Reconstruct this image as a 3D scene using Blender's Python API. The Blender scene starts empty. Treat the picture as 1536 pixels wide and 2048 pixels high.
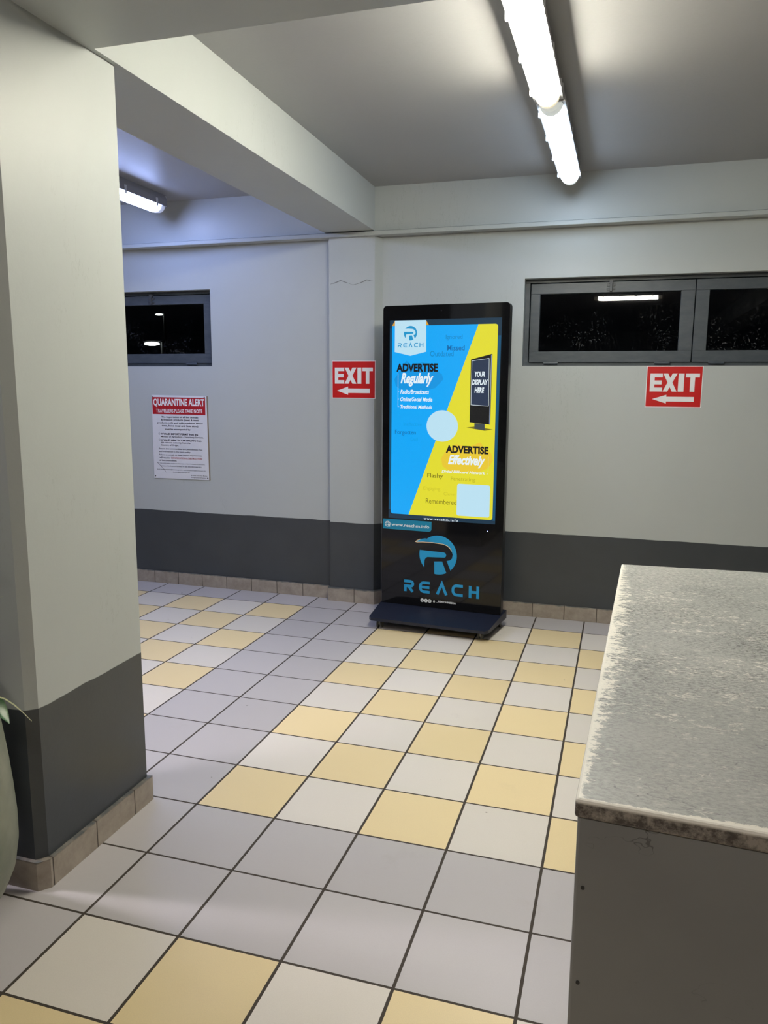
import bpy, bmesh, math, random
from mathutils import Vector, Matrix
from mathutils.geometry import tessellate_polygon
random.seed(7)
S = bpy.context.scene
COL = S.collection

# ------------------------------------------------------------------ camera
cam = bpy.data.cameras.new('camera'); co = bpy.data.objects.new('camera', cam); COL.objects.link(co); S.camera = co
F_PX = 1541.67
cam.sensor_fit = 'VERTICAL'; cam.sensor_height = 36.0; cam.lens = F_PX * 36.0 / 2048.0
cam.clip_start = 0.02
R_CAM = ((0.9555427,0.2947815,0.0064740),(0.0537442,-0.1525404,-0.9868348),(-0.2899131,0.9433108,-0.1616017))
m = Matrix(((R_CAM[0][0], -R_CAM[1][0], -R_CAM[2][0]), (R_CAM[0][1], -R_CAM[1][1], -R_CAM[2][1]), (R_CAM[0][2], -R_CAM[1][2], -R_CAM[2][2])))
co.matrix_world = Matrix.Translation((1.06498, -2.21365, 1.46068)) @ m.to_4x4()

# ------------------------------------------------------------------ view, world, lamp settings
S.view_settings.view_transform = 'Standard'; S.view_settings.look = 'None'
S.view_settings.exposure = -0.06; S.view_settings.gamma = 1.0
S.view_settings.use_curve_mapping = False
w = bpy.data.worlds.new('night'); S.world = w; w.use_nodes = True
w.node_tree.nodes['Background'].inputs[0].default_value = (0.02, 0.025, 0.04, 1)
w.node_tree.nodes['Background'].inputs[1].default_value = 0.02
# name: colour, strength of the glowing diffuser
TUBE = {'far': ((0.66, 0.82, 1.0), 21.0), 'near': ((1.0, 0.955, 0.78), 142.0), 'left': ((0.40, 0.52, 1.0), 38.0),
        'left_near': ((0.66, 0.74, 1.0), 68.0),
        'rear': ((1.0, 0.93, 0.82), 100.0), 'rear_left': ((1.0, 0.94, 1.0), 235.0)}

# ------------------------------------------------------------------ materials
def mat(name, col=(.5,.5,.5), rough=.5, metal=0.0, spec=.5, emit=None, es=1.0):
    m = bpy.data.materials.new(name); m.use_nodes = True
    b = m.node_tree.nodes['Principled BSDF']
    b.inputs['Base Color'].default_value = (*col, 1); b.inputs['Roughness'].default_value = rough
    b.inputs['Metallic'].default_value = metal; b.inputs['Specular IOR Level'].default_value = spec
    if emit:
        b.inputs['Emission Color'].default_value = (*emit, 1); b.inputs['Emission Strength'].default_value = es
    return m
def lin(r, g, b):
    f = lambda c: (c/255/12.92) if c/255 <= .04045 else ((c/255+.055)/1.055)**2.4
    return (f(r), f(g), f(b))
class NT:
    def __init__(s, m): s.m = m; s.t = m.node_tree; s.b = s.t.nodes['Principled BSDF']
    def n(s, typ, **kw):
        x = s.t.nodes.new(typ)
        for k, v in kw.items(): setattr(x, k, v)
        return x
    def link(s, a, b): s.t.links.new(a, b)
    def math(s, op, a, b=None, c=None):
        x = s.n('ShaderNodeMath', operation=op)
        for i, v in enumerate((a, b, c)):
            if v is None: continue
            if isinstance(v, (int, float)): x.inputs[i].default_value = v
            else: s.link(v, x.inputs[i])
        return x.outputs[0]
    def mix(s, f, a, b):
        x = s.n('ShaderNodeMix', data_type='RGBA')
        for k, v in ((0, f), (6, a), (7, b)):
            if isinstance(v, (int, float)): x.inputs[k].default_value = v
            elif isinstance(v, tuple): x.inputs[k].default_value = (*v, 1)
            else: s.link(v, x.inputs[k])
        return x.outputs[2]
    def pos(s):
        g = s.n('ShaderNodeNewGeometry'); x = s.n('ShaderNodeSeparateXYZ'); s.link(g.outputs['Position'], x.inputs[0])
        return g.outputs['Position'], x.outputs
    def noise(s, vec, scale, detail=3, rough=.5, mapscale=None, rot=None):
        if mapscale or rot:
            mp = s.n('ShaderNodeMapping'); s.link(vec, mp.inputs[0])
            if mapscale: mp.inputs['Scale'].default_value = mapscale
            if rot: mp.inputs['Rotation'].default_value = rot
            vec = mp.outputs[0]
        x = s.n('ShaderNodeTexNoise'); s.link(vec, x.inputs['Vector'])
        x.inputs['Scale'].default_value = scale; x.inputs['Detail'].default_value = detail; x.inputs['Roughness'].default_value = rough
        return x.outputs[0]
    def ramp(s, f, a, b):
        x = s.n('ShaderNodeMapRange'); x.inputs[1].default_value = a; x.inputs[2].default_value = b
        s.link(f, x.inputs[0]); return x.outputs[0]
    def bump(s, h, strength=.2, dist=.002):
        x = s.n('ShaderNodeBump'); x.inputs['Strength'].default_value = strength; x.inputs['Distance'].default_value = dist
        s.link(h, x.inputs['Height']); s.link(x.outputs[0], s.b.inputs['Normal'])

PAINT = (0.46, 0.485, 0.485)
def wall_paint(name, dado=True, col=PAINT):
    m = mat(name, col, .42); t = NT(m); p, x = t.pos()
    blot = t.noise(p, 2.2, 4)
    c = t.mix(t.math('MULTIPLY', t.ramp(blot, .35, .75), .16), col, tuple(k*.82 for k in col))
    # thin scuffs and hairline scratches
    sc = t.noise(p, 9, 5, .7, (1, 1, .25), (0, .5, 0))
    band = t.math('MULTIPLY', t.ramp(t.math('ABSOLUTE', t.math('SUBTRACT', sc, .5)), .006, .001), t.ramp(t.noise(p, 1.7, 2), .56, .68))
    c = t.mix(t.math('MULTIPLY', band, .22), c, (.2, .2, .19))
    rough = t.noise(p, 6, 3)
    if dado:
        wob = t.math('MULTIPLY', t.math('SUBTRACT', t.noise(p, 7, 2), .5), .012)
        z = t.math('ADD', x[2], wob)
        f = t.ramp(z, .547, .549)
        dk = t.mix(t.ramp(t.noise(p, 5, 4), .3, .7), (.046, .052, .061), (.054, .061, .070))
        c = t.mix(f, dk, c)
        t.link(t.math('ADD', .30, t.math('MULTIPLY', f, .12)), t.b.inputs['Roughness'])
    t.link(c, t.b.inputs['Base Color'])
    t.bump(t.math('ADD', t.noise(p, 60, 4, .6), t.math('MULTIPLY', t.noise(p, 5, 2), 2.5)), .22, .0016)
    return m
M_WALL = wall_paint('wall_paint'); M_BEAM = wall_paint('beam_paint', False)
M_CEIL = wall_paint('ceiling_paint', False, (0.335, 0.335, 0.345))

def floor_mat():
    m = mat('floor_tiles', rough=.38); t = NT(m); p, x = t.pos()
    T = .30
    fx = t.math('DIVIDE', x[0], T); fy = t.math('DIVIDE', x[1], T)
    i = t.math('FLOOR', fx); j = t.math('FLOOR', fy)
    u = t.math('SUBTRACT', fx, i); v = t.math('SUBTRACT', fy, j)
    du = t.math('MULTIPLY', t.math('MINIMUM', u, t.math('SUBTRACT', 1.0, u)), T)
    dv = t.math('MULTIPLY', t.math('MINIMUM', v, t.math('SUBTRACT', 1.0, v)), T)
    wob = t.math('MULTIPLY', t.math('SUBTRACT', t.noise(p, 30, 3), .5), .0012)
    gu = t.math('LESS_THAN', t.math('ADD', du, wob), .0043); gv = t.math('LESS_THAN', t.math('ADD', dv, wob), .0036)
    g = t.math('MAXIMUM', gu, gv)
    # two-tile border bands round every bay, checker inside
    bi = t.math('FLOORED_MODULO', t.math('ADD', i, 3.0), 11.0); bj = t.math('FLOORED_MODULO', t.math('ADD', j, 2.0), 10.0)
    border = t.math('MAXIMUM', t.math('LESS_THAN', bi, 1.5), t.math('LESS_THAN', bj, 1.5))
    odd = t.math('FLOORED_MODULO', t.math('ADD', i, j), 2.0)
    cell = t.n('ShaderNodeCombineXYZ'); t.link(i, cell.inputs[0]); t.link(j, cell.inputs[1])
    wn = t.n('ShaderNodeTexWhiteNoise'); t.link(cell.outputs[0], wn.inputs[0])
    c = t.mix(odd, (.70, .645, .59), (.775, .62, .355))
    c = t.mix(border, c, (.480, .450, .463))
    var = t.math('ADD', .94, t.math('MULTIPLY', wn.outputs[0], .10))
    vv = t.n('ShaderNodeVectorMath', operation='SCALE'); t.link(c, vv.inputs[0]); t.link(var, vv.inputs['Scale']); c = vv.outputs[0]
    c = t.mix(t.math('MULTIPLY', t.ramp(t.noise(p, 400, 2), .35, .75), .10), c, (.3, .27, .24))
    dirt = t.ramp(t.noise(p, 3.1, 6, .7), .62, .80); c = t.mix(t.math('MULTIPLY', dirt, .18), c, (.28, .23, .17))
    sp = t.ramp(t.noise(p, 24, 2, .5), .765, .79); c = t.mix(t.math('MULTIPLY', sp, .75), c, (.10, .08, .07))
    c = t.mix(g, c, t.mix(t.noise(p, 14, 3), (.030, .020, .014), (.055, .042, .030)))
    t.link(c, t.b.inputs['Base Color'])
    t.link(t.math('ADD', .36, t.math('ADD', t.math('MULTIPLY', g, .4), t.math('MULTIPLY', t.noise(p, 8, 3), .1))), t.b.inputs['Roughness'])
    t.bump(t.math('SUBTRACT', t.math('MULTIPLY', t.noise(p, 220, 2), .12), g), .5, .0015)
    return m
M_FLOOR = floor_mat()

def skirt_mat(name, axis):
    m = mat(name, rough=.4); t = NT(m); p, x = t.pos()
    f = t.math('DIVIDE', t.math('ADD', x[axis], .0235 if axis == 0 else .124), .199)
    u = t.math('SUBTRACT', f, t.math('FLOOR', f))
    g = t.math('LESS_THAN', t.math('MULTIPLY', t.math('MINIMUM', u, t.math('SUBTRACT', 1.0, u)), .199), .0022)
    c = t.mix(t.ramp(t.noise(p, 14, 5, .65), .35, .7), (.40, .345, .29), (.27, .225, .185))
    # grime where the paint meets the tile top
    top = t.ramp(t.math('ADD', x[2], t.math('MULTIPLY', t.math('SUBTRACT', t.noise(p, 25, 3), .5), .02)), .084, .092)
    c = t.mix(top, c, (.10, .105, .11))
    c = t.mix(g, c, (.035, .022, .014))
    t.link(c, t.b.inputs['Base Color']); t.bump(t.math('SUBTRACT', t.noise(p, 40, 3), g), .35, .001)
    return m
M_SKX = skirt_mat('skirting_tiles_x', 0); M_SKY = skirt_mat('skirting_tiles_y', 1)

# ------------------------------------------------------------------ mesh helpers
def tag(o, label=None, cat=None, group=None, kind=None):
    if label: o['label'] = label
    if cat: o['category'] = cat
    if group: o['group'] = group
    if kind: o['kind'] = kind
    return o
def thing(name, loc, rz=0, **kw):
    o = bpy.data.objects.new(name, None); COL.objects.link(o); o.location = loc; o.rotation_euler = (0, 0, rz)
    o.empty_display_size = .05
    return tag(o, **kw)
def origin_of(o):
    v = Vector((0, 0, 0))
    while o is not None: v += o.location; o = o.parent
    return v
def obj(name, bm, mats, parent=None, local=False, smooth=False, bevel=0, loc=None, **kw):
    """bm is in world coordinates unless local; the object gets its own origin at loc or its parent's."""
    if parent is not None and not local: bmesh.ops.translate(bm, vec=-origin_of(parent), verts=bm.verts)
    if parent is None and loc is not None: bmesh.ops.translate(bm, vec=-Vector(loc), verts=bm.verts)
    if bevel: 
        es = [e for e in bm.edges if len(e.link_faces) == 2 and e.calc_face_angle(0) > .6]
        bmesh.ops.bevel(bm, geom=es, offset=bevel, segments=2, affect='EDGES', profile=.5)
    bmesh.ops.recalc_face_normals(bm, faces=bm.faces)
    me = bpy.data.meshes.new(name); bm.to_mesh(me); bm.free()
    for k in (mats if isinstance(mats, (list, tuple)) else [mats]): me.materials.append(k)
    if smooth:
        for f in me.polygons: f.use_smooth = True
    o = bpy.data.objects.new(name, me); COL.objects.link(o)
    if loc is not None and parent is None: o.location = loc
    if parent is not None: o.parent = parent
    return tag(o, **kw)
def B(): return bmesh.new()
def box(bm, x0, x1, y0, y1, z0, z1, mi=0):
    r = bmesh.ops.create_cube(bm, size=1)
    for v in r['verts']: v.co = Vector((x0 + (v.co.x+.5)*(x1-x0), y0 + (v.co.y+.5)*(y1-y0), z0 + (v.co.z+.5)*(z1-z0)))
    for f in {f for v in r['verts'] for f in v.link_faces}: f.material_index = mi
    return r['verts']
def prism(bm, pts, z0, z1, mi=0):
    a = [bm.verts.new((x, y, z0)) for x, y in pts]; b = [bm.verts.new((x, y, z1)) for x, y in pts]
    fs = [bm.faces.new(a[::-1]), bm.faces.new(b)]
    n = len(pts)
    for i in range(n): fs.append(bm.faces.new((a[i], a[(i+1) % n], b[(i+1) % n], b[i])))
    for f in fs: f.material_index = mi
    return a + b
def plate(bm, pts, y0, y1, mi=0):
    """outline in x,z given a thickness along y (y0 = front)"""
    a = [bm.verts.new((x, y0, z)) for x, z in pts]; b = [bm.verts.new((x, y1, z)) for x, z in pts]
    fs = [bm.faces.new(a), bm.faces.new(b[::-1])]
    n = len(pts)
    for i in range(n): fs.append(bm.faces.new((a[i], b[i], b[(i+1) % n], a[(i+1) % n])))
    for f in fs: f.material_index = mi
    return a + b
def tube(bm, p, q, r, seg=16, r2=None):
    p = Vector(p); q = Vector(q); d = q-p
    mtx = Matrix.Translation((p+q)/2) @ d.to_track_quat('Z', 'Y').to_matrix().to_4x4()
    return bmesh.ops.create_cone(bm, cap_ends=True, segments=seg, radius1=r, radius2=r if r2 is None else r2, depth=d.length, matrix=mtx)['verts']
def rrect(x0, x1, z0, z1, r, seg=5, corners=(1, 1, 1, 1)):
    """rounded rectangle outline; corners = bl, br, tr, tl"""
    out = []
    for k, (cx, cz, a0) in enumerate(((x0+r, z0+r, 180), (x1-r, z0+r, 270), (x1-r, z1-r, 0), (x0+r, z1-r, 90))):
        if corners[k]:
            for s in range(seg+1):
                a = math.radians(a0 + 90*s/seg); out.append((cx + r*math.cos(a), cz + r*math.sin(a)))
        else: out.append(((x0, z0), (x1, z0), (x1, z1), (x0, z1))[k])
    return out
def circle(cx, cz, rx, rz=None, n=40):
    rz = rz or rx
    return [(cx + rx*math.cos(2*math.pi*k/n), cz + rz*math.sin(2*math.pi*k/n)) for k in range(n)]
def face(bm, pts, y, mi=0):
    vs = [bm.verts.new((x, y, z)) for x, z in pts]
    for tri in tessellate_polygon([[Vector((x, z, 0)) for x, z in pts]]):
        f = bm.faces.new([vs[k] for k in tri]); f.material_index = mi
def stroke(bm, pts, wd, y, mi=0, closed=False):
    """a bar of constant width along a polyline in x,z"""
    P = [Vector(p) for p in pts]; n = len(P); L = []; Rr = []
    for i in range(n):
        a = (P[i]-P[i-1]).normalized() if i else (P[1]-P[0]).normalized()
        b = (P[i+1]-P[i]).normalized() if i < n-1 else a
        t = (a+b); t = t.normalized() if t.length > 1e-6 else a
        nn = Vector((-t.y, t.x)); k = wd/2/max(.35, nn.dot(Vector((-a.y, a.x))))
        L.append(P[i]+nn*k); Rr.append(P[i]-nn*k)
    for i in range(n-1):
        f = bm.faces.new([bm.verts.new((q.x, y, q.y)) for q in (L[i], L[i+1], Rr[i+1], Rr[i])]); f.material_index = mi
def text(bm, s, bx, y, mi=0, bold=0.0, shear=0.0, spacing=1.0):
    """typeset s and fit it to the box (x0, x1, z0, z1) in the plane at y"""
    cu = bpy.data.curves.new('t', 'FONT'); cu.body = s; cu.offset = bold; cu.shear = shear; cu.resolution_u = 3; cu.space_character = spacing
    ob = bpy.data.objects.new('t', cu); COL.objects.link(ob)
    me = bpy.data.meshes.new_from_object(ob)
    xs = [v.co.x for v in me.vertices]; ys = [v.co.y for v in me.vertices]
    x0, x1, z0, z1 = bx; a, b, c, d = min(xs), max(xs), min(ys), max(ys)
    vs = [bm.verts.new((x0 + (v.co.x-a)/(b-a)*(x1-x0), y, z0 + (v.co.y-c)/(d-c)*(z1-z0))) for v in me.vertices]
    for p in me.polygons:
        try: f = bm.faces.new([vs[k] for k in p.vertices]); f.material_index = mi
        except ValueError: pass
    bpy.data.objects.remove(ob); bpy.data.curves.remove(cu); bpy.data.meshes.remove(me)
def lathe(bm, prof, cx, cy, seg=40):
    rings = []
    for r, z in prof: rings.append([bm.verts.new((cx + r*math.cos(2*math.pi*k/seg), cy + r*math.sin(2*math.pi*k/seg), z)) for k in range(seg)])
    for a, b in zip(rings, rings[1:]):
        for k in range(seg): bm.faces.new((a[k], a[(k+1) % seg], b[(k+1) % seg], b[k]))
    bm.faces.new(rings[0][::-1]); bm.faces.new(rings[-1])

# ------------------------------------------------------------------ room shell
XL, XR, YF, YW, ZC, ZB = -9.5, 8.5, -10.5, 2.652, 2.682, 2.42
WT = .22
bm = B(); box(bm, XL-.2, XR+.2, YF-.2, YW+WT, -.12, 0); obj('floor', bm, M_FLOOR, kind='structure')
bm = B(); box(bm, XL-.2, XR+.2, YF-.2, YW+WT, ZC, ZC+.15); obj('ceiling', bm, M_CEIL, kind='structure')
bm = B(); box(bm, XL-.2, XL, YF, YW, 0, ZC); obj('wall_left', bm, M_WALL, kind='structure')
bm = B(); box(bm, XR, XR+.2, YF, YW, 0, ZC); obj('wall_right', bm, M_WALL, kind='structure')
bm = B(); box(bm, XL-.2, XR+.2, YF-.2, YF, 0, ZC); obj('wall_front', bm, M_WALL, kind='structure')
WZ0, WZ1 = 1.587, 2.106
WINS = [(-3.62, -1.690), (.452, 2.40)]
bm = B()
box(bm, XL-.2, XR+.2, YW, YW+WT, 0, WZ0); box(bm, XL-.2, XR+.2, YW, YW+WT, WZ1, ZC)
xs = [XL-.2, WINS[0][0], WINS[0][1], WINS[1][0], WINS[1][1], XR+.2]
for k in (0, 2, 4): box(bm, xs[k], xs[k+1], YW, YW+WT, WZ0, WZ1)
obj('wall_back', bm, M_WALL, kind='structure')

# beams
bm = B(); box(bm, XL, XR, 2.600, YW, ZB, ZC); obj('ceiling_beam', bm, M_BEAM, kind='structure')
bm = B(); box(bm, XL, XR, 2.573, YW, 2.389, 2.414, 0); obj('trim_1', bm, M_BEAM, bevel=.003, kind='structure')
bm = B(); box(bm, XL, XR, -.55, -.147, ZB, ZC); obj('ceiling_beam', bm, M_BEAM, kind='structure')
def cross_beam(y0, y1, xl0, xl1, xr0, xr1):
    bm = B(); a = [bm.verts.new((x, y, z)) for z in (ZB, ZC) for x, y in ((xl0, y0), (xr0, y0), (xr1, y1), (xl1, y1))]
    for q in ((0, 3, 2, 1), (4, 5, 6, 7), (0, 1, 5, 4), (1, 2, 6, 5), (2, 3, 7, 6), (3, 0, 4, 7)): bm.faces.new([a[k] for k in q])
    obj('ceiling_beam', bm, M_BEAM, kind='structure')
cross_beam(-.147, 2.600, -.830, -.817, -.459, -.488)
cross_beam(YF, -.55, -.83, -.83, -.46, -.46)
for x in (2.50, -4.12): cross_beam(-.147, 2.600, x, x, x+.33, x+.33); cross_beam(YF, -.55, x, x, x+.33, x+.33)

# pilaster on the back wall, with its chipped paint joint
bm = B(); prism(bm, [(-.797, YW), (-.797, 2.602), (-.487, 2.602), (-.450, YW)], 0, 2.39)
pil = obj('pillar', bm, M_WALL, loc=(-.64, 2.63, 0), kind='structure')
bm = B()
pts = [(-.786, 2.106), (-.765, 2.110), (-.7165, 2.127), (-.672, 2.111), (-.6317, 2.096), (-.585, 2.107), (-.5398, 2.126), (-.515, 2.121), (-.4954, 2.115)]
for k in range(len(pts)-1):
    (x0, z0), (x1, z1) = pts[k], pts[k+1]; w0 = .0012 + .0022*((k % 4) in (1, 2)); 
    plate(bm, [(x0, z0-w0), (x1, z1-w0), (x1, z1+w0*.4), (x0, z0+w0*.4)], 2.5995, 2.603)
obj('crack', bm, mat('crack_shade', (.20, .20, .20), .8), pil)
bm = B(); prism(bm, [(2.49, YW), (2.49, 2.602), (2.81, 2.602), (2.81, YW)], 0, 2.39); obj('pillar', bm, M_WALL, kind='structure')
bm = B(); prism(bm, [(-4.11, YW), (-4.11, 2.602), (-3.79, 2.602), (-3.79, YW)], 0, 2.39); obj('pillar', bm, M_WALL, kind='structure')

# free-standing pillar on the left, corner chamfered
foot = [(-.80, -.548), (-.503, -.548), (-.478, -.522), (-.478, -.030), (-.80, -.030)]
bm = B(); prism(bm, foot, 0, ZB); obj('pillar', bm, M_WALL, bevel=.004, kind='structure')

# skirting tiles
SKH = .090
def skirt(name, bxs):
    bm = B()
    for a in bxs: box(bm, *a[:4], 0, SKH, a[4])
    obj(name, bm, [M_SKX, M_SKY], bevel=.0015, kind='structure')
skirt('baseboard_back', [(XL, -.797, 2.640, YW, 0), (-.45, 2.49, 2.640, YW, 0), (2.81, XR, 2.640, YW, 0)])
bm = B(); prism(bm, [(-.810, YW), (-.810, 2.589), (-.480, 2.589), (-.440, 2.645), (-.440, YW)], 0, SKH+.006, 0)
obj('baseboard_pilaster', bm, M_SKX, bevel=.0015, kind='structure')
bm = B(); prism(bm, [(-.814, -.561), (-.489, -.561), (-.464, -.532), (-.464, -.016), (-.814, -.016)], 0, SKH, 1)
ob = obj('baseboard_pillar', bm, [M_SKX, M_SKY], bevel=.0015, kind='structure')
skirt('baseboard_left', [(XL, XL+.012, YF, YW, 1)]); skirt('baseboard_right', [(XR-.012, XR, YF, YW, 1)]); skirt('baseboard_front', [(XL, XR, YF, YF+.012, 0)])

# ------------------------------------------------------------------ windows
M_FRAME = mat('window_paint', (.070, .082, .095), .38)
t = NT(M_FRAME); p, x = t.pos()
t.link(t.mix(t.ramp(t.noise(p, 12, 4, .6, (1, 1, 3)), .35, .7), (.058, .069, .082), (.080, .092, .105)), t.b.inputs['Base Color'])
t.bump(t.noise(p, 30, 3, .5, (.3, 1, 3)), .3, .001)
M_METAL = mat('latch_metal', (.07, .075, .08), .45, .3)
def glass_mat():
    m = bpy.data.materials.new('night_glass'); m.use_nodes = True; tt = NT(m)
    b = tt.b; out = tt.t.nodes['Material Output']
    tr = tt.n('ShaderNodeBsdfTransparent'); tr.inputs[0].default_value = (.75, .8, .82, 1)
    gl = tt.n('ShaderNodeBsdfGlossy'); gl.inputs['Roughness'].default_value = .015
    fr = tt.n('ShaderNodeFresnel'); fr.inputs[0].default_value = 1.5
    mx = tt.n('ShaderNodeMixShader'); tt.link(fr.outputs[0], mx.inputs[0]); tt.link(tr.outputs[0], mx.inputs[1]); tt.link(gl.outputs[0], mx.inputs[2])
    p, x = tt.pos()
    b.inputs['Base Color'].default_value = (.35, .35, .36, 1); b.inputs['Roughness'].default_value = .8
    sp = tt.ramp(tt.noise(p, 95, 2, .6), .63, .69)
    f = tt.math('MULTIPLY', tt.math('MULTIPLY', sp, tt.ramp(tt.noise(p, 6, 3), .45, .6)), tt.math('MULTIPLY', tt.ramp(x[2], 2.0, 1.7), .35))
    m2 = tt.n('ShaderNodeMixShader'); tt.link(f, m2.inputs[0]); tt.link(mx.outputs[0], m2.inputs[1]); tt.link(b.outputs[0], m2.inputs[2])
    tt.link(m2.outputs[0], out.inputs[0]); return m
M_GLASS = glass_mat()
def window(name, x0, x1, cas):
    w = thing(name, (x0, YW, WZ0), kind='structure')
    bm = B(); y0, y1 = 2.712, 2.79
    box(bm, x0, x1, y0, y1, WZ0, WZ0+.022); box(bm, x0, x1, y0, y1, WZ1-.022, WZ1)
    box(bm, x0, x0+.028, y0, y1, WZ0+.022, WZ1-.022); box(bm, x1-.028, x1, y0, y1, WZ0+.022, WZ1-.022)
    obj('frame', bm, M_FRAME, w, bevel=.002)
    for a, b, gl, gr, gaps in cas:
        z0, z1, g0, g1 = WZ0+.022, 2.078, 1.675, 2.017
        bm = B(); ya, yb = 2.699, 2.745
        box(bm, a, b, ya, yb, z0, g0); box(bm, a, b, ya, yb, g1, z1); box(bm, a, gl, ya, yb, g0, g1); box(bm, gr, b, ya, yb, g0, g1)
        c = obj('casement', bm, M_FRAME, w, bevel=.002)
        c.location = (0, 0, 0)
        bm = B(); box(bm, gl-.004, gr+.004, 2.722, 2.727, g0-.004, g1+.004)
        g = obj('glass_pane', bm, M_GLASS, w)
        bm = B(); m_ = (a+b)/2
        box(bm, m_-.011, m_+.011, 2.684, 2.700, 2.066, 2.090); box(bm, m_-.007, m_+.007, 2.680, 2.697, 2.022, 2.070)
        box(bm, m_-.024, m_+.024, 2.693, 2.7005, 2.052, 2.066); box(bm, m_-.024, m_+.024, 2.693, 2.7005, 2.030, 2.040); tube(bm, (m_-.02, 2.69, 2.082), (m_+.02, 2.69, 2.082), .004)
        obj('latch', bm, M_METAL, w, bevel=.001)
        for h in (a+.09, b-.20):
            bm = B(); tube(bm, (h, 2.696, WZ0+.018), (h+.085, 2.696, WZ0+.018), .0065); box(bm, h, h+.085, 2.694, 2.7, WZ0+.018, WZ0+.034)
            obj('hinge', bm, M_FRAME, w)
window('window_1', *WINS[0], [(-3.59, -2.652, -3.515, -2.725, 0), (-2.648, -1.718, -2.575, -1.770, 0)])
window('window_2', *WINS[1], [(.487, 1.424, .543, 1.349, 0), (1.429, 2.37, 1.502, 2.31, 0)])

# ------------------------------------------------------------------ batten lamps
M_HOUSE = mat('lamp_housing', (.34, .34, .36), .5); M_CLIP = mat('lamp_clip', (.75, .76, .78), .3); M_DARK = mat('dark_slot', (.02, .02, .02), .6)
def batten(name, c, along, L, key, label, group='fluorescent ceiling lamps'):
    """weatherproof batten: grey housing against the ceiling, half-round glowing diffuser, clips and end caps"""
    col, st = TUBE[key]
    em = mat('tube_glow_'+key, (.8, .8, .8), .4, emit=col, es=st)
    em2 = mat('tube_end_'+key, (.7, .68, .6), .3, emit=tuple(k*q for k, q in zip(col, (1, .9, .75))), es=.55)
    t = thing(name, (c[0], c[1], ZC), math.radians(90) if along == 'x' else 0, label=label, cat='ceiling lamp', group=group)
    h = L/2
    # local: runs along y, z down from the ceiling
    prof = [(-.046, 0), (.046, 0), (.054, -.030), (.059, -.073), (-.059, -.073), (-.054, -.030)]
    bm = B(); a = [bm.verts.new((x, -h, z)) for x, z in prof]; b = [bm.verts.new((x, h, z)) for x, z in prof]; n = len(prof)
    bm.faces.new(a); bm.faces.new(b[::-1])
    for i in range(n): bm.faces.new((a[i], b[i], b[(i+1) % n], a[(i+1) % n]))
    obj('housing', bm, M_HOUSE, t, local=True)
    def half(bm, y0, y1, sx=1.0, dz=.056, taper=0):
        ring = []
        for y, k in ((y0, 1-taper), (y0+.03, 1), (y1-.03, 1), (y1, 1-taper)):
            ring.append([bm.verts.new((.052*sx*k*math.cos(a_), y, -.060 - dz*k*math.sin(a_))) for a_ in [math.pi*s/12 for s in range(13)]])
        for p, q in zip(ring, ring[1:]):
            for s in range(12): bm.faces.new((p[s], p[s+1], q[s+1], q[s]))
        bm.faces.new(ring[0]); bm.faces.new(ring[-1][::-1])
        for k in range(3): bm.faces.new((ring[k][0], ring[k+1][0], ring[k+1][12], ring[k][12]))
    bm = B(); half(bm, -h+.055, h-.055, taper=.04); obj('diffuser', bm, em, t, local=True, smooth=False)
    for s in (-1, 1):
        bm = B(); half(bm, *sorted((s*(h-.070), s*(h-.006))), sx=.97, dz=.054, taper=.10); obj('diffuser_end', bm, em2, t, local=True)
    for k in range(4):
        y = -h + .12 + k*(L-.24)/3
        for s in (-1, 1):
            bm = B(); box(bm, *sorted((s*.054, s*.0612)), y-.009, y+.009, -.090, -.040)
            obj('clip', bm, M_CLIP, t, local=True)
    for s in (-1, 1):
        bm = B(); box(bm, -.05, .05, s*h-.008, s*h+.008, -.060, -.004); obj('end_cap', bm, M_CLIP, t, local=True, bevel=.004)
    return t
batten('ceiling_lamp', (.712, 1.830), 'y', 1.23, 'far', 'cool white tube lamp over the kiosk bay, its end touching the back wall beam')
batten('ceiling_lamp', (.706, .575), 'y', 1.23, 'near', 'warm white tube lamp nearest the camera, cut by the top of the photo')
batten('ceiling_lamp', (-1.925, 1.830), 'y', 1.23, 'left', 'bluish tube lamp in the left bay, half hidden behind the big pillar')
batten('ceiling_lamp', (-1.925, .575), 'y', 1.23, 'left_near', 'tube lamp in the left bay in line with the bluish one, behind the big pillar')
batten('ceiling_lamp', (1.04, -3.00), 'x', .84, 'rear', 'tube lamp running crosswise behind the camera, mirrored in the right window')
batten('ceiling_lamp', (-1.66, -.74), 'x', .62, 'rear_left', 'short tube lamp running crosswise left of the big pillar beside the front beam')

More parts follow.
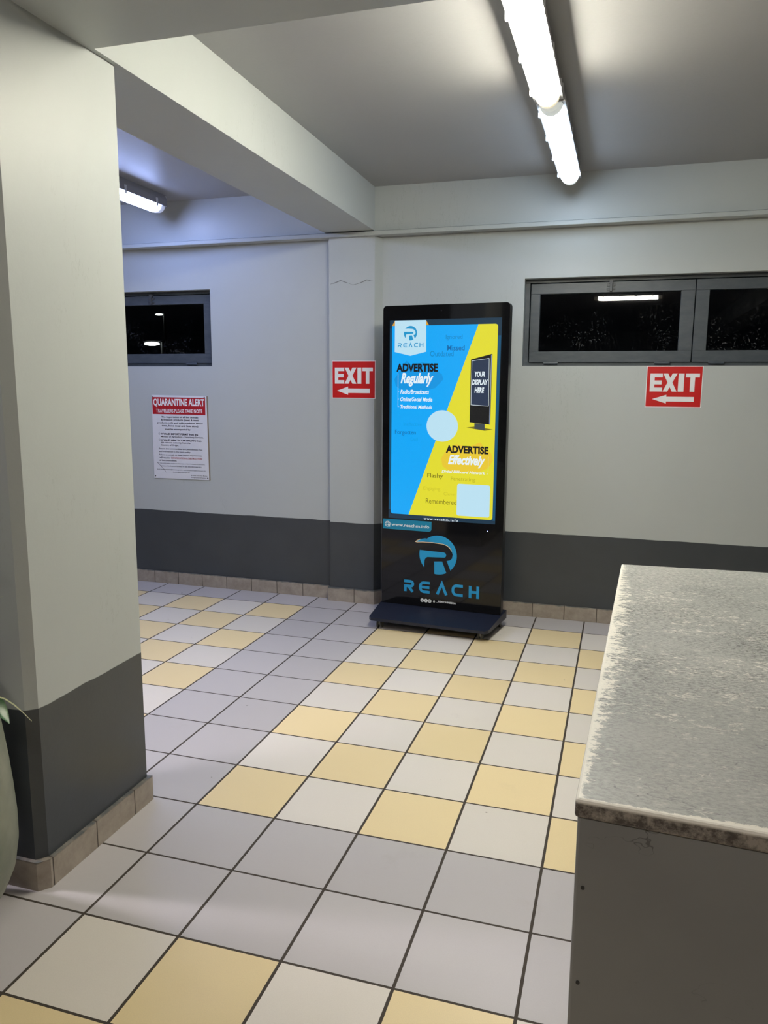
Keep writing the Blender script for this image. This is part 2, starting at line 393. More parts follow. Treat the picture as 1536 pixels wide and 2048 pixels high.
# ------------------------------------------------------------------ exit signs and poster
M_RED = mat('sign_red', lin(196, 22, 22), .35); M_WHITE = mat('sign_white', (.80, .80, .82), .4)
def letterE(bm, b, y, t=.30):
    x0, x1, z0, z1 = b; w = (x1-x0); h = z1-z0; s = w*.36; th = h*.22
    face(bm, [(x0, z0), (x0+s, z0), (x0+s, z1), (x0, z1)], y)
    for a, c, k in ((z0, z0+th, 1), (z1-th, z1, 1), (z0+h*.39, z0+h*.39+th, .93)): face(bm, [(x0+s, a), (x0+w*k, a), (x0+w*k, c), (x0+s, c)], y)
def exit_sign(c, yf, yb, red, E, Xb, I, Tb, A, label):
    x0, x1, z0, z1 = red
    t = thing('exit_sign', ((x0+x1)/2, yb, z0), label=label, cat='sign', group='red exit signs')
    bm = B(); box(bm, x0, x1, yf, yb, z0, z1); obj('sign_panel', bm, M_RED, t)
    bm = B(); box(bm, x0-.004, x1+.004, yf+.0005, yb, z0-.004, z1+.004); obj('white_border', bm, M_WHITE, t)
    y = yf-.0006
    bm = B(); letterE(bm, E, y)
    a, b_, c_, d = Xb; w = (b_-a)*.34
    face(bm, [(a, c_), (a+w, c_), (b_, d), (b_-w, d)], y); face(bm, [(b_-w, c_), (b_, c_), (a+w, d), (a, d)], y-.0002)
    face(bm, [(I[0], I[2]), (I[1], I[2]), (I[1], I[3]), (I[0], I[3])], y)
    a, b_, c_, d = Tb; m_ = (a+b_)/2; s = (b_-a)*.17; th = (d-c_)*.22
    face(bm, [(m_-s, c_), (m_+s, c_), (m_+s, d-th), (m_-s, d-th)], y); face(bm, [(a, d-th), (b_, d-th), (b_, d), (a, d)], y)
    obj('lettering', bm, M_WHITE, t)
    a, b_, c_, d = A; zc = (c_+d)/2; hx = a + (b_-a)*.34; hh = (d-c_)*.27
    bm = B(); face(bm, [(a, zc), (hx, c_), (hx, zc-hh), (b_, zc-hh), (b_, zc+hh), (hx, zc+hh), (hx, d)], y); obj('arrow', bm, M_WHITE, t)
exit_sign(0, 2.6000, 2.602, (-.774, -.482, 1.381, 1.616), (-.7579, -.6924, 1.4726, 1.5762), (-.6900, -.6080, 1.4726, 1.5762), (-.6013, -.5742, 1.4726, 1.5762), (-.5665, -.4956, 1.4726, 1.5762), (-.7423, -.516, 1.4004, 1.4542),
          'red EXIT sign with left arrow on the narrow pilaster beside the display kiosk')
exit_sign(0, 2.6500, 2.652, (1.187, 1.489, 1.350, 1.5815), (1.2052, 1.2738, 1.438, 1.5427), (1.2765, 1.3545, 1.438, 1.5427), (1.3605, 1.3925, 1.438, 1.5427), (1.4004, 1.4763, 1.438, 1.5427), (1.2219, 1.4516, 1.3683, 1.4192),
          'red EXIT sign with left arrow directly under the right window')

M_PAPER = mat('poster_white', (.70, .70, .74), .35); M_INK = mat('poster_ink', (.025, .022, .04), .5); M_PRED = mat('poster_red', lin(176, 28, 40), .4); M_RUST = mat('poster_rust_edge', (.25, .19, .13), .6)
po = thing('notice_board', (-1.96, 2.652, .785), label='white and red QUARANTINE ALERT notice on the wall under the left window', cat='notice')
bm = B(); plate(bm, [(-2.187, .785), (-1.7355, .787), (-1.7386, 1.3795), (-2.181, 1.385)], 2.646, 2.651); obj('sheet', bm, [M_PAPER], po)
bm = B(); plate(bm, [(-1.7355, .787), (-1.729, .786), (-1.732, 1.379), (-1.7386, 1.3795)], 2.6462, 2.652); obj('worn_edge', bm, M_RUST, po)
bm = B(); face(bm, [(-2.1773, 1.2493), (-1.7501, 1.2479), (-1.7488, 1.3666), (-2.1775, 1.3703)], 2.6455); obj('red_band', bm, M_PRED, po)
PT = [('QUARANTINE ALERT', (-2.169, -1.7558, 1.3005, 1.3600), 1, .035), ('TRAVELLERS PLEASE TAKE NOTE', (-2.1478, -1.7733, 1.2610, 1.2865), 1, .02),
 ('The importation of all live animals', (-2.1075, -1.8081, 1.2204, 1.2365), 0, .02), ('& livestock products (meat & meat', (-2.1104, -1.8056, 1.2005, 1.2173), 0, .02),
 ('products, milk and milk products, blood', (-2.143, -1.7745, 1.1788, 1.1945), 0, .02), ('meal, bone meal and hide skins)', (-2.1051, -1.8103, 1.1573, 1.1744), 0, .02),
 ('must be accompanied by:', (-2.0805, -1.8721, 1.1335, 1.1489), 0, .02), ('A VALID IMPORT PERMIT from the', (-2.1151, -1.8144, 1.1019, 1.1156), 0, .03),
 ('Ministry of Agriculture - Veterinary Services,', (-2.1168, -1.7709, 1.0805, 1.0959), 0, .01), ('A VALID HEALTH CERTIFICATE from', (-2.1171, -1.7886, 1.0576, 1.0705), 0, .03),
 ('the relevant authority from the', (-2.118, -1.877, 1.0377, 1.0521), 0, .01), ('Country of Origin.', (-2.118, -1.9739, 1.0190, 1.0345), 0, .01),
 ('Ensure that commodities are pest/disease free', (-2.1371, -1.783, .9935, 1.0074), 0, .01), ('and maintained in the best quality', (-2.1372, -1.8795, .9740, .9868), 0, .01),
 ('Failure to comply to these import requirements', (-2.1363, -1.7897, .9497, .9635), 0, .01), ('will result in', (-2.1352, -2.050, .9299, .9426), 0, .01),
 ('CONFISCATION & DESTRUCTION', (-2.040, -1.7873, .9298, .9420), 2, .01), ('of the commodities.', (-2.1369, -1.9925, .9118, .9241), 0, .01),
 ('For more information contact the Veterinary or Plant Protection & Quarantine', (-2.1534, -1.7671, .8910, .9005), 0, 0), ('Services of the Botanical Gardens, Tel. 266 3803/3803/5808/3802.', (-2.1278, -1.7914, .8714, .8812), 0, 0),
 ('Email: animalquarantine@dominica.gov.dm / veterinaryservices@dominica.gov.dm', (-2.1596, -1.7608, .8462, .8560), 0, 0), ('forestry@dominica.gov.dm', (-2.0294, -1.8899, .8290, .8395), 0, 0),
 ('By Order of the Hon. Minister', (-1.8807, -1.7480, .8102, .8195), 0, .01), ('for Agriculture & Forestry', (-1.8813, -1.7587, .7955, .8040), 0, .01)]
for k, nm in enumerate(('body_text', 'heading_text', 'warning_text')):
    bm = B()
    for s, bx, c, bo in PT:
        if c == k: text(bm, s, bx, 2.6450, bold=bo)
    if k == 0:
        for z in (1.1089, 1.0652): stroke(bm, [(-2.1292+.006*math.cos(a), z+.006*math.sin(a)) for a in [2*math.pi*q/12 for q in range(13)]], .0012, 2.645)
    obj(nm, bm, (M_INK, M_WHITE, M_PRED)[k], po)
for x, z in ((-2.1753, 1.3749), (-1.7543, 1.3723), (-2.1743, .8011), (-1.7468, .8008)):
    bm = B(); tube(bm, (x, 2.642, z), (x, 2.648, z), .0035); obj('screw', bm, M_DARK, po)
bm = B(); stroke(bm, [(-2.1571, .9037), (-2.11, .860), (-2.0851, .8315)], .0016, 2.6447); obj('scratch', bm, M_DARK, po)

# ------------------------------------------------------------------ display kiosk
K = thing('advertising_kiosk', (.035, 2.32, 0), math.radians(-4.0), label='tall black digital advertising kiosk with lit blue and yellow screen on castors', cat='advertising kiosk')
M_BLK = mat('kiosk_black', (.005, .005, .006), .06, spec=.38)
M_SHELL = mat('kiosk_shell', (.012, .012, .014), .3)
NV = mat('kiosk_base_navy', (.010, .013, .028), .42)
BW = .386
bm = B(); plate(bm, rrect(-BW, BW, .085, 1.934, .022, 6, (0, 0, 1, 1)), 0.004, .062); obj('body', bm, M_SHELL, K, local=True, bevel=0)
bm = B(); plate(bm, rrect(-BW+.001, BW-.001, .096, 1.9335, .022, 6, (0, 0, 1, 1)), 0.0, .004); obj('glass_front', bm, M_BLK, K, local=True)
# wedge base: thin front lip, deeper at the back, rounded front corners
bm = B()
fp = [(-.372+.02, -.262), (-.372, -.240), (-.402, .10), (.402, .10), (.372, -.240), (.372-.02, -.262)]
def topz(y): return .070 + (y+.262)/.362*.034
a = [bm.verts.new((x, y, .052)) for x, y in fp]; b = [bm.verts.new((x, y, topz(y))) for x, y in fp]
bm.faces.new(a[::-1]); bm.faces.new(b)
for i in range(6): bm.faces.new((a[i], a[(i+1) % 6], b[(i+1) % 6], b[i]))
obj('base_plate', bm, NV, K, local=True, bevel=.003)
bm = B(); box(bm, -.35, .35, .012, .055, .075, .10); obj('base_bracket', bm, M_DARK, K, local=True)
M_RUB = mat('castor_rubber', (.09, .09, .085), .5); M_GREY = mat('castor_grey', (.34, .34, .33), .4, .4)
for cx, cy in ((-.315, -.205), (.315, -.195), (-.345, .055), (.358, .070)):
    bm = B(); tube(bm, (cx, cy, .036), (cx, cy, .052), .010); box(bm, cx-.004, cx+.004, cy-.012, cy+.012, .018, .042)
    box(bm, cx-.020, cx+.020, cy-.016, cy+.016, .040, .045)
    cs = obj('castor', bm, M_GREY, K, local=True)
    for s in (-1, 1):
        bm = B(); tube(bm, (cx+s*.006, cy, .022), (cx+s*.016, cy, .022), .0215, 20)
        o = obj('wheel', bm, M_RUB, cs, local=True)
def em(name, rgb, k=1.0): return mat(name, (.01, .01, .01), .25, emit=lin(*rgb), es=k)
E_TEAL = em('screen_teal', (16, 50, 72)); E_TEAL2 = em('screen_teal_side', (4, 80, 118)); E_BLUE = em('screen_blue', (0, 168, 250)); E_YEL = em('screen_yellow', (229, 222, 46)); E_PALE = em('screen_pale', (190, 228, 245))
E_INK = em('screen_ink', (14, 12, 16)); E_WHT = em('screen_white', (232, 244, 250)); E_LOGO = em('screen_logo', (30, 150, 205)); E_DB = em('screen_darkblue', (2, 128, 200)); E_DB2 = em('screen_midblue', (6, 100, 170))
E_ORG = em('screen_orange', (222, 160, 40)); E_OL1 = em('screen_olive', (120, 112, 20)); E_OL2 = em('screen_olive_pale', (180, 172, 30)); E_OL3 = em('screen_olive_faint', (207, 198, 40)); E_FBL = em('screen_faint_blue', (4, 155, 235))
E_PINK = em('screen_amber_patch', (236, 203, 50)); E_SHB = em('screen_patch_blue', (4, 150, 228)); E_GRY = em('screen_grey', (60, 70, 78)); E_RIM = em('screen_rim', (150, 165, 190)); E_DSP = em('screen_display', (38, 52, 78)); E_BLK = em('screen_black', (8, 8, 10))
Y0 = -.0004
scr = None
bm = B(); face(bm, [(-.3416, .646), (.3365, .6505), (.3406, 1.8495), (-.3416, 1.8485)], Y0, 0)
face(bm, [(.3190, .672), (.3345, .672), (.3385, 1.75), (.3215, 1.75)], Y0-.0001, 1); face(bm, [(-.3400, .70), (-.328, .70), (-.3305, 1.80), (-.3400, 1.80)], Y0-.0001, 1)
scr = obj('screen', bm, [E_TEAL, E_TEAL2], K, local=True)
def part(name, bm, mats): return obj(name, bm, mats, scr, local=True)
# blue / yellow advert
bm = B(); Y = Y0-.0004
x0, x1, z0, z1, r = -.327, .3195, .675, 1.815, .013
face(bm, [(x0, z0+r), (x0+r*.3, z0+r*.3), (x0+r, z0), (-.2089, z0), (.2048, z1), (x0, z1)], Y, 0)
face(bm, [(-.2089, z0), (x1-r, z0), (x1-r*.3, z0+r*.3), (x1, z0+r), (x1, z1-r), (x1-r*.3, z1-r*.3), (x1-r, z1), (.2048, z1)], Y, 1)
part('advert_background', bm, [E_BLUE, E_YEL])
bm = B(); Y = Y0-.0007
# soft brush patches behind the two headings
face(bm, [(-.31, 1.50), (-.27, 1.56), (-.235, 1.61), (-.20, 1.585), (-.13, 1.60), (-.08, 1.575), (-.01, 1.53), (0, 1.50), (-.05, 1.45), (-.12, 1.43), (-.27, 1.44), (-.30, 1.46)], Y, 0)
part('brush_patch', bm, [E_SHB]); bm = B()
face(bm, [(-.005, 1.03), (.03, 1.09), (.09, 1.12), (.16, 1.105), (.235, 1.135), (.26, 1.10), (.30, 1.075), (.312, 1.03), (.285, .985), (.22, .955), (.05, .955), (.005, .985)], Y, 1)
part('brush_patch', bm, [E_SHB, E_PINK])
bm = B(); Y = Y0-.001
face(bm, [(-.3269, 1.816), (-.309, 1.816), (-.309, 1.8465)], Y, 0); face(bm, [(-.1121, 1.816), (-.0947, 1.816), (-.1121, 1.8435)], Y, 0)
face(bm, [(-.309, 1.6620), (-.2090, 1.6390), (-.1100, 1.6620), (-.1121, 1.8455), (-.309, 1.8465)], Y-.0002, 1)
part('ribbon', bm, [E_ORG, E_PALE])

def emblem(bm, cx, cz, k, y, mi_disc, mi_r, big):
    T = lambda P: [(cx + (x+.0143)*k, cz + (z-.434)*k) for x, z in P]
    face(bm, circle(cx, cz, .1205*k, .1225*k, 48), y, mi_disc)
    if big: face(bm, T([(-.1616, .5045), (-.1322, .5250), (-.0962, .5330), (-.06, .515), (-.11, .508)]), y, mi_disc)
    R = [(-.150, .503 if big else .517), (-.11, .508), (-.05, .509), (.021, .503), (.050, .492), (.070, .470), (.080, .445), (.076, .420), (.062, .407), (.0425, .402), (.0690, .338), (.060, .300), (.050, .305),
         (.0136, .3966), (-.038, .392), (-.0350, .300), (-.104, .300), (-.0998, .395), (-.094, .409), (-.082, .4165), (.028, .4215), (.036, .427), (.039, .437), (.035, .448), (.024, .4535), (-.150, .458)]
    face(bm, T(R), y-.0003, mi_r)
    if big:
        stroke(bm, T([(-.130, .5250), (-.150, .516), (-.1600, .5075), (-.150, .505), (-.11, .5085), (-.05, .5095), (.019, .505), (.045, .496), (.062, .482), (.073, .465)]), .0042*k, y-.0006, 2)
bm = B(); emblem(bm, -.2100, 1.7715, .345, Y0-.0016, 0, 1, False); part('logo_emblem', bm, [E_LOGO, E_PALE])

def reach(bm, boxes, y, wd, mi=0):
    arc = lambda cx, cz, rx, rz, a0, a1, n=7: [(cx+rx*math.cos(math.radians(a0+(a1-a0)*q/n)), cz+rz*math.sin(math.radians(a0+(a1-a0)*q/n))) for q in range(n+1)]
    h = wd/2
    for ch, (x0, x1, z0, z1) in zip('REACH', boxes):
        a, b, c, d = x0+h, x1-h, z0+h, z1-h; W = b-a; H = d-c
        if ch == 'R':
            r = H*.27
            stroke(bm, [(x0, d)] + arc(b-r, d-r, r, r, 90, -90) + [(a, d-2*r), (a, z0)], wd, y, mi)
            stroke(bm, [(x0+W*.55, d-2*r), (b-h*.1, z0)], wd, y-.0001, mi)
        if ch in 'EC':
            r = H*.42
            stroke(bm, [(x1, d)] + arc(a+r, d-r, r, r, 90, 180) + arc(a+r, c+r, r, r, 180, 270) + [(x1, c)], wd, y, mi)
            if ch == 'E': stroke(bm, [(a, (c+d)/2), (x1-h*.3, (c+d)/2)], wd, y-.0001, mi)
        if ch == 'A':
            m_ = (a+b)/2; stroke(bm, [(a, z0), (m_, d+h*.3), (b, z0)], wd, y, mi)
        if ch == 'H':
            stroke(bm, [(a, z0), (a, z1)], wd, y, mi); stroke(bm, [(b, z0), (b, z1)], wd, y, mi); stroke(bm, [(a, (c+d)/2), (b, (c+d)/2)], wd, y-.0001, mi)
bm = B()
bw = .1576; q = [(-.2888+bw*k*.2166, -.2888+bw*k*.2166+bw*.155, 1.6885, 1.7140) for k in range(5)]
reach(bm, q, Y0-.0016, .0052); part('lettering', bm, [E_LOGO])

TXT = [('Ignored', (.0105, .1112, 1.726, 1.7580), E_DB, .0, 0), ('Missed', (.0201, .1255, 1.667, 1.6986), E_DB2, .01, 0), ('Outdated', (-.0846, .0595, 1.634, 1.6658), E_DB, 0, 0),
 ('ADVERTISE', (-.2969, -.0347, 1.544, 1.594), E_INK, .055, 0), ('Regularly', (-.2692, -.062, 1.4571, 1.5384), E_WHT, .03, .35),
 ('Radio/Broadcasts', (-.2703, -.0882, 1.4128, 1.4386), E_WHT, .012, .25), ('Online/Social Media', (-.2698, -.066, 1.3689, 1.3935), E_WHT, .012, .25), ('Traditional Methods', (-.2694, -.0677, 1.3247, 1.3466), E_WHT, .012, .25),
 ('YOUR', (.1896, .2519, 1.5157, 1.5469), E_WHT, .05, .15), ('DISPLAY', (.1756, .2694, 1.469, 1.500), E_WHT, .05, .15), ('HERE', (.1915, .2487, 1.4231, 1.4553), E_WHT, .05, .15),
 ('Forgotten', (-.3021, -.1681, 1.1624, 1.1953), E_DB2, 0, 0), ('Dull', (-.1989, -.155, 1.1293, 1.1517), E_FBL, 0, 0), ('Ineffective', (-.2474, -.1314, 1.2214, 1.2422), E_FBL, 0, 0),
 ('ADVERTISE', (.0238, .2849, 1.0656, 1.1114), E_INK, .055, 0), ('Effectively', (.0386, .2664, .9810, 1.0562), E_WHT, .03, .35), ('Digital Billboard Network', (.0002, .2683, .9400, .9624), E_WHT, .015, .25),
 ('Flashy', (-.0904, .0088, .9033, .9384), E_OL1, .01, 0), ('Penetrating', (.0592, .2071, .8948, .9238), E_OL2, 0, 0), ('Engaging', (-.1142, -.007, .8292, .8563), E_OL3, 0, 0), ('Clever', (.0151, .0948, .8081, .8274), E_OL3, 0, 0),
 ('Remembered', (-.0973, .0965, .7530, .7830), E_OL1, 0, 0), ('www.reachm.info', (-.1088, .1076, .6500, .6650), E_WHT, .01, 0)]
for s, bx, mm, bo, sh in TXT:
    bo = min(bo, .048 if s == 'ADVERTISE' else .034) + (.008 if mm is E_WHT else 0)
    bm = B(); text(bm, s, bx, Y0-.0022 if s not in ('YOUR', 'DISPLAY', 'HERE') else Y0-.0030, bold=bo, shear=sh, spacing=1.35 if s.startswith('www') else 1.0)
    part('lettering', bm, [mm])
bm = B(); stroke(bm, [(-.2855, 1.5367), (-.2850, 1.3359), (-.2765, 1.3359)], .0012, Y0-.0022)
for z in (1.4258, 1.3818): stroke(bm, [(-.285, z), (-.2775, z)], .0012, Y0-.0022)
part('bracket_line', bm, [E_WHT]); bm = B()
stroke(bm, [(.2850, 1.0513), (.2865, .9503), (.2772, .9498)], .0012, Y0-.0022); part('bracket_line', bm, [E_WHT])
bm = B(); face(bm, circle(-.0025, 1.2250, .0978, .0935, 48), Y0-.0012); part('pale_disc', bm, [E_PALE])
bm = B(); Y = Y0-.0016     # drawing of a small kiosk
face(bm, [(.1456, 1.2196), (.1958, 1.2266), (.3075, 1.2124), (.2582, 1.2036)], Y, 3); face(bm, [(.1953, 1.2477), (.1958, 1.2136), (.2582, 1.2075), (.2571, 1.2434)], Y-.0002, 2)
face(bm, [(.1656, 1.2517), (.2880, 1.2403), (.2904, 1.2440), (.2915, 1.6449), (.2870, 1.6460), (.1653, 1.6153)], Y-.0004, 0)
face(bm, [(.2840, 1.2420), (.2880, 1.2430), (.2890, 1.6430), (.2845, 1.6420)], Y-.0006, 1)
face(bm, [(.1713, 1.6069), (.1719, 1.3532), (.2774, 1.3475), (.2735, 1.6213)], Y-.0006, 4)
part('kiosk_drawing', bm, [E_BLK, E_RIM, E_GRY, E_OL1, E_DSP])
bm = B(); P = [(.1713, 1.6069), (.1719, 1.3532), (.2774, 1.3475), (.2735, 1.6213), (.1713, 1.6069)]
for k in range(4): stroke(bm, [P[k], P[k+1]], .0022, Y-.001)
part('frame_line', bm, [E_WHT])
bm = B(); face(bm, rrect(.0990, .3008, .690, .8830, .012), Y0-.0026); part('blank_card', bm, [E_PALE])

# decals on the lower front
D_BLUE = mat('decal_blue', (.012, .33, .66), .35); D_LAB = mat('decal_label', (.008, .24, .42), .35); D_WHT = mat('decal_white', (.86, .88, .88), .4); D_CRM = mat('decal_cream', (.85, .62, .36), .4)
bm = B(); face(bm, rrect(-.3780, -.0590, .5755, .6390, .018, 5, (0, 1, 0, 0)), -.0006); lb = obj('web_label', bm, D_LAB, K, local=True)
bm = B(); text(bm, 'www.reachm.info', (-.3218, -.0732, .5955, .6155), -.0010, bold=.012)
cx, cz = -.3468, .6065
stroke(bm, [(cx+.0165*math.cos(a), cz+.0165*math.sin(a)) for a in [2*math.pi*q/24 for q in range(25)]], .0035, -.0010)
stroke(bm, [(cx+.0075*math.cos(a), cz+.0165*math.sin(a)) for a in [2*math.pi*q/16 for q in range(17)]], .0020, -.0011)
for dz in (-.006, .006): stroke(bm, [(cx-.015, cz+dz), (cx+.015, cz+dz)], .0020, -.0012)
face(bm, [(cx+.002, cz+.002), (cx+.0045, cz-.018), (cx+.009, cz-.013), (cx+.014, cz-.019), (cx+.017, cz-.016), (cx+.012, cz-.010), (cx+.018, cz-.007)], -.0014)
obj('lettering', bm, D_WHT, lb, local=True)
bm = B(); emblem(bm, -.0143, .434, 1.0, -.0008, 0, 1, True); obj('logo_emblem', bm, [D_BLUE, M_BLK, D_CRM], K, local=True)
bm = B(); reach(bm, [(-.2329, -.1664, .184, .259), (-.1344, -.0635, .184, .259), (-.0235, .0525, .185, .261), (.0772, .149, .185, .260), (.186, .2504, .184, .2595)], -.0008, .0170)
obj('lettering', bm, D_BLUE, K, local=True)
for k, cx in enumerate((-.1118, -.0872, -.0628)):
    bm = B(); face(bm, circle(cx, .1370, .0118, n=24), -.0006)
    if k == 0: stroke(bm, [(-.1160, .1420), (-.1075, .1320)], .0028, -.0010, 1); stroke(bm, [(-.1080, .1420), (-.1155, .1320)], .0014, -.0010, 1)
    if k == 1: stroke(bm, [(-.0840, .1430), (-.0868, .1420), (-.0870, .1300)], .0026, -.0010, 1); stroke(bm, [(-.0905, .1375), (-.0840, .1375)], .0020, -.0011, 1)
    if k == 2:
        P_ = rrect(cx-.0052, cx+.0052, .1370-.0052, .1370+.0052, .002, 3); stroke(bm, P_+[P_[0]], .0014, -.0010, 1); P_ = circle(cx, .1370, .0025, n=10); stroke(bm, P_+[P_[0]], .0012, -.0010, 1)
    obj('social_icon', bm, [D_WHT, M_DARK], K, local=True)
bm = B(); text(bm, '@', (-.0406, -.0270, .1300, .1436), -.0006, bold=.03); obj('lettering', bm, D_WHT, K, local=True)
bm = B(); text(bm, '_REACHMEDIA', (-.0187, .1074, .1315, .1450), -.0006, bold=.03); obj('lettering', bm, D_WHT, K, local=True)
bm = B(); tube(bm, (.2913, -.0015, .6055), (.2913, .001, .6055), .0028); obj('power_light', bm, mat('led_blue', (.1, .1, .3), .3, emit=(.25, .35, 1.0), es=6), K, local=True)
bm = B(); tube(bm, (-.02, -.0008, 1.898), (-.02, .001, 1.898), .004); obj('camera_eye', bm, mat('lens', (.02, .02, .025), .1), K, local=True)

# ------------------------------------------------------------------ counter
def counter_top_mat():
    m = mat('counter_top_paint', (.3, .3, .29), .38); t = NT(m); p, x = t.pos()
    ex = t.math('SUBTRACT', t.math('SUBTRACT', x[0], 1.030), t.math('MULTIPLY', t.math('ADD', x[1], 1.192), .0363))   # distance from the left edge
    ey = t.math('ADD', x[1], 1.192)
    base = t.mix(t.ramp(t.noise(p, 5, 4), .3, .7), (.31, .315, .305), (.405, .405, .39))
    mid = t.ramp(t.math('ABSOLUTE', t.math('SUBTRACT', x[1], -.40)), .85, .20)
    # worn field of dark rubbing broken up into fine flecks
    wear = t.math('MULTIPLY', t.ramp(t.noise(p, 3.5, 4, .6), .38, .60), mid)
    fine = t.ramp(t.noise(p, 130, 5, .8, (.7, 1.4, 1)), .44, .58)
    c = t.mix(t.math('MULTIPLY', t.math('ADD', .32, t.math('MULTIPLY', wear, .68)), fine), base, (.095, .094, .090))
    # pale flecks and curls
    n1 = t.noise(p, 85, 5, .8, (.7, 1.5, 1), (0, 0, .3)); n2 = t.noise(p, 6, 4, .7, (.8, 2.2, 1))
    fl = t.math('MULTIPLY', t.ramp(n1, .545, .60), t.math('MULTIPLY', t.ramp(n2, .45, .58), t.math('ADD', .15, mid)))
    c = t.mix(t.math('MULTIPLY', fl, .85), c, (.80, .76, .69))
    for sc_, off, th, rz, col, k, lo in ((7, .5, .0034, .3, (.72, .70, .64), .5, .54), (5, .47, .0030, 1.1, (.05, .05, .055), .85, .55), (9, .53, .0042, -.6, (.06, .06, .065), .7, .58), (16, .5, .007, .1, (.07, .07, .075), .55, .53), (18, .5, .008, -.2, (.75, .72, .66), .5, .55)):
        q = t.noise(p, sc_, 2.5, .5, (.6, 1.5, 1), (0, 0, rz))
        d = t.math('MULTIPLY', t.ramp(t.math('ABSOLUTE', t.math('SUBTRACT', q, off)), th, th*.3), t.ramp(t.noise(p, 8+sc_, 2, .5, (1, 1, 1), (.3, rz, 0)), lo, lo+.05))
        c = t.mix(t.math('MULTIPLY', d, k), c, col)
    # chipped left and near edges, ragged and fading inwards
    e_n = t.noise(p, 75, 6, .8, (.6, 1.1, 1), (0, 0, .25))
    wid = t.math('ADD', .012, t.math('MULTIPLY', .055, mid))
    e1 = t.ramp(t.math('SUBTRACT', e_n, t.math('ADD', .40, t.math('MULTIPLY', t.math('DIVIDE', ex, wid), .24))), -.01, .03)
    e2 = t.ramp(t.math('SUBTRACT', e_n, t.math('ADD', .36, t.math('MULTIPLY', ey, 45.0))), -.01, .03)
    e3 = t.ramp(ex, .009, .004)
    e = t.math('MAXIMUM', e1, t.math('MAXIMUM', e2, e3))
    c = t.mix(t.math('MULTIPLY', e, .85), c, (.82, .78, .70))
    side = t.ramp(x[2], .8965, .8925)
    grime = t.mix(t.ramp(t.noise(p, 45, 5, .75), .42, .60), (.055, .045, .04), (.26, .23, .20))
    c = t.mix(side, c, grime)
    t.link(c, t.b.inputs['Base Color'])
    t.link(t.math('ADD', .30, t.math('MULTIPLY', fine, .25)), t.b.inputs['Roughness'])
    t.bump(t.noise(p, 120, 4, .7), .25, .0008)
    return m
def counter_body_mat():
    m = mat('counter_body_paint', (.08, .08, .078), .45); t = NT(m); p, x = t.pos()
    c = t.mix(t.ramp(t.noise(p, 3, 4), .3, .75), (.20, .20, .20), (.16, .16, .16))
    sc = t.noise(p, 6, 4, .6, (1, 1, 1.6), (0, .7, 0))
    d1 = t.math('MULTIPLY', t.ramp(t.math('ABSOLUTE', t.math('SUBTRACT', sc, .5)), .004, .001), t.ramp(t.noise(p, 5, 2), .56, .64))
    c = t.mix(t.math('MULTIPLY', d1, .6), c, (.02, .02, .02))
    t.link(c, t.b.inputs['Base Color']); t.bump(t.noise(p, 90, 3), .15, .001)
    return m
CT = thing('service_counter', (1.4, -.45, 0), label='grey painted service counter with a worn scratched top at right foreground', cat='counter')
quad = [(1.030, -1.192), (1.850, -1.236), (1.850, .370), (1.085, .324)]
bm = B(); prism(bm, quad, .872, .900); obj('countertop', bm, counter_top_mat(), CT, bevel=.004)
inn = [(1.034, -1.187), (1.846, -1.231), (1.846, .366), (1.089, .319)]
bm = B(); prism(bm, inn, .0, .874); obj('counter_body', bm, counter_body_mat(), CT, bevel=.004)
ux = Vector((.82, -.044)).normalized()
for dx, z in ((.012, .765), (.012, .615)):
    bm = B(); x = 1.034+ux.x*dx; y = -1.187+ux.y*dx; tube(bm, (x, y-.0015, z), (x, y+.003, z), .0028); obj('screw', bm, M_DARK, CT)

# ------------------------------------------------------------------ potted plant at the left edge
PX, PY = -.622, -.82
def pot_mat():
    m = mat('pot_glaze', (.2, .22, .17), .45); t = NT(m); p, x = t.pos()
    t.link(t.mix(t.ramp(t.noise(p, 4.5, 4, .6), .35, .68), (.155, .175, .135), (.300, .305, .240)), t.b.inputs['Base Color']); t.bump(t.noise(p, 18, 3), .2, .003); return m
P = thing('potted_plant', (PX, PY, 0), label='tall leafy plant in a grey-green rounded pot at the left edge before the pillar', cat='potted plant')
prof = [(.115, 0), (.140, .02), (.168, .075), (.205, .13), (.226, .18), (.2375, .25), (.238, .32), (.2335, .40), (.227, .48), (.2165, .575), (.208, .63), (.214, .665), (.220, .675), (.205, .678), (.195, .655), (.19, .63)]
bm = B(); lathe(bm, prof, PX, PY, 56); obj('pot', bm, pot_mat(), P, smooth=True)
bm = B(); lathe(bm, [(.188, .60), (.188, .636), (.10, .645)], PX, PY, 30); obj('soil', bm, mat('soil', (.03, .02, .013), .9), P)
M_LEAF = mat('leaf_green', (.03, .10, .022), .35); t = NT(M_LEAF); p, x = t.pos()
t.link(t.mix(t.ramp(t.noise(p, 16, 3), .35, .7), (.012, .055, .010), (.045, .13, .03)), t.b.inputs['Base Color'])
M_PALE = mat('leaf_pale', (.42, .44, .26), .45); M_STEM = mat('stem_green', (.06, .12, .03), .5)
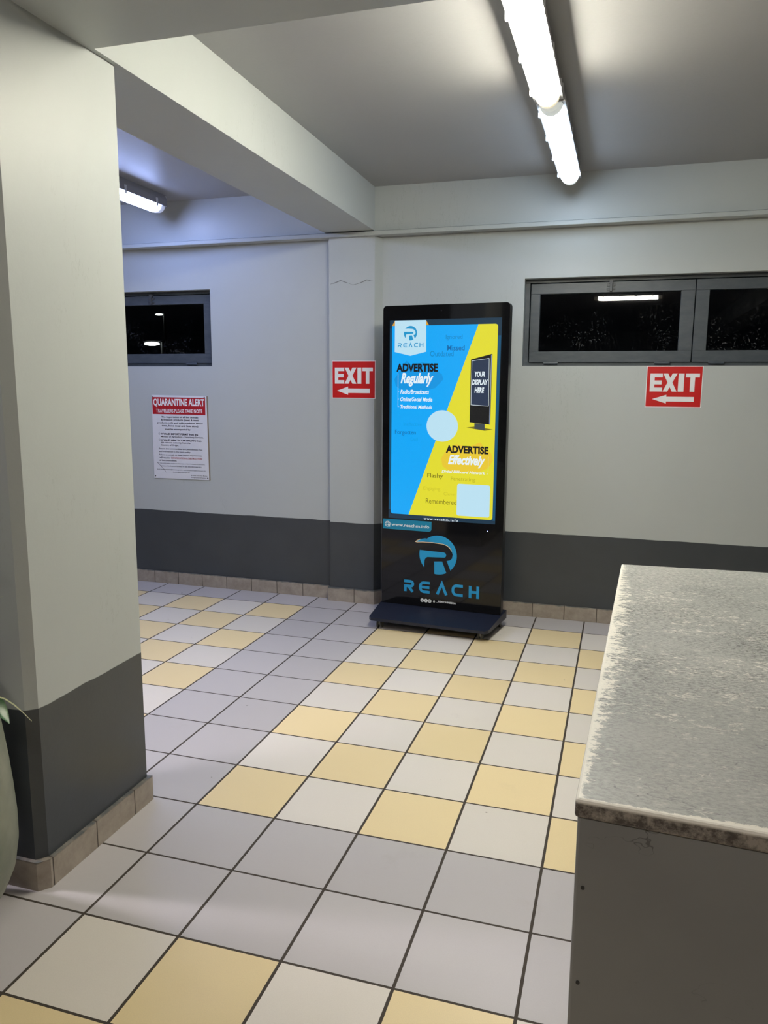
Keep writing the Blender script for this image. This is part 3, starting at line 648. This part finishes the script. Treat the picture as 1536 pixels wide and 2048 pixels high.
def leaf(bm, base, tip, wd, droop=.15, mi=0):
    base = Vector(base); tip = Vector(tip); d = tip-base; L = d.length
    side = d.cross(Vector((0, 0, 1)));  side = side.normalized() if side.length > 1e-4 else Vector((1, 0, 0)); up = side.cross(d).normalized()
    rows = []
    for k in range(8):
        s = k/7; c = base + d*s + up*(math.sin(math.pi*s)*L*droop); ww = wd*math.sin(math.pi*min(1, .08+s*.92))**.8*(1-.25*s)
        if k == 7: ww = .0006
        rows.append([bm.verts.new(c - side*ww + up*ww*.35), bm.verts.new(c), bm.verts.new(c + side*ww + up*ww*.35)])
    for a, b in zip(rows, rows[1:]):
        for q in (0, 1): f = bm.faces.new((a[q], a[q+1], b[q+1], b[q])); f.material_index = mi
bl = B(); bs = B()
for k in range(84):
    h = .74 + .78*random.random()**1.1; a = random.uniform(0, 2*math.pi); r0 = .10*random.random(); r1 = r0 + random.uniform(.10, .19)
    b0 = Vector((PX+.03*math.cos(a), PY+.03*math.sin(a), .63)); j = Vector((PX + r0*math.cos(a), PY + r0*math.sin(a), h)); ty = min(PY + r1*math.sin(a), -.59); tp = Vector((min(PX + r1*math.cos(a), -.385-(ty+.8)*.95), ty, h+random.uniform(-.09, .08)))
    tube(bs, b0, j, .0035, 6, .002); leaf(bl, j, tp, random.uniform(.028, .050))
# the few leaves that reach into view
b0 = Vector((PX+.05, PY, .63)); j = Vector((-.42, -.80, .71)); tube(bs, b0, j, .004, 6, .003)
leaf(bl, j, (-.314, -.80, .648), .030, .10)
j2 = Vector((-.44, -.79, .69)); tube(bs, b0, j2, .004, 6, .003); leaf(bl, j2, (-.247, -.80, .664), .0035, .17, 1)
j3 = Vector((-.40, -.80, .93)); tube(bs, b0, j3, .004, 6, .002); leaf(bl, j3, (-.303, -.80, .966), .005, .05, 1)
obj('foliage', bl, [M_LEAF, M_PALE], P, smooth=True); obj('stem', bs, M_STEM, P, smooth=True)

# ------------------------------------------------------------------ outside the windows
M_GROUND = mat('asphalt', (.03, .03, .03), .9)
bm = B(); box(bm, -30, 20, YW+WT+.02, 40, -.5, -.3); obj('ground_outside', bm, M_GROUND, kind='structure')
def street_lamp(x, y, z, L, hgt, label):
    t = thing('street_lamp', (x, y, -.3), label=label, cat='street lamp', group='street lamps outside')
    bm = B(); tube(bm, (x+L*.7, y+.05, -.3), (x+L*.7, y+.05, z+hgt*.8), .05, 12); obj('pole', bm, M_DARK, t)
    bm = B(); bmesh.ops.create_uvsphere(bm, u_segments=24, v_segments=12, radius=1, matrix=Matrix.Translation((x, y, z)) @ Matrix.Diagonal((L/2, .12, hgt/2, 1)))
    obj('lamp_head', bm, mat('street_glow', (.8, .8, .8), .4, emit=(1, .98, .9), es=14), t, smooth=True)
    bm = B(); box(bm, x-L*.5, x+L*.75, y-.06, y+.06, z+hgt*.5, z+hgt*.8); obj('lamp_arm', bm, M_DARK, t)
street_lamp(-8.37, 12.0, 2.29, .34, .075, 'lit oval street lamp low behind the left window glass')
street_lamp(-14.67, 22.0, 3.87, .26, .05, 'small distant street lamp high behind the left window glass')
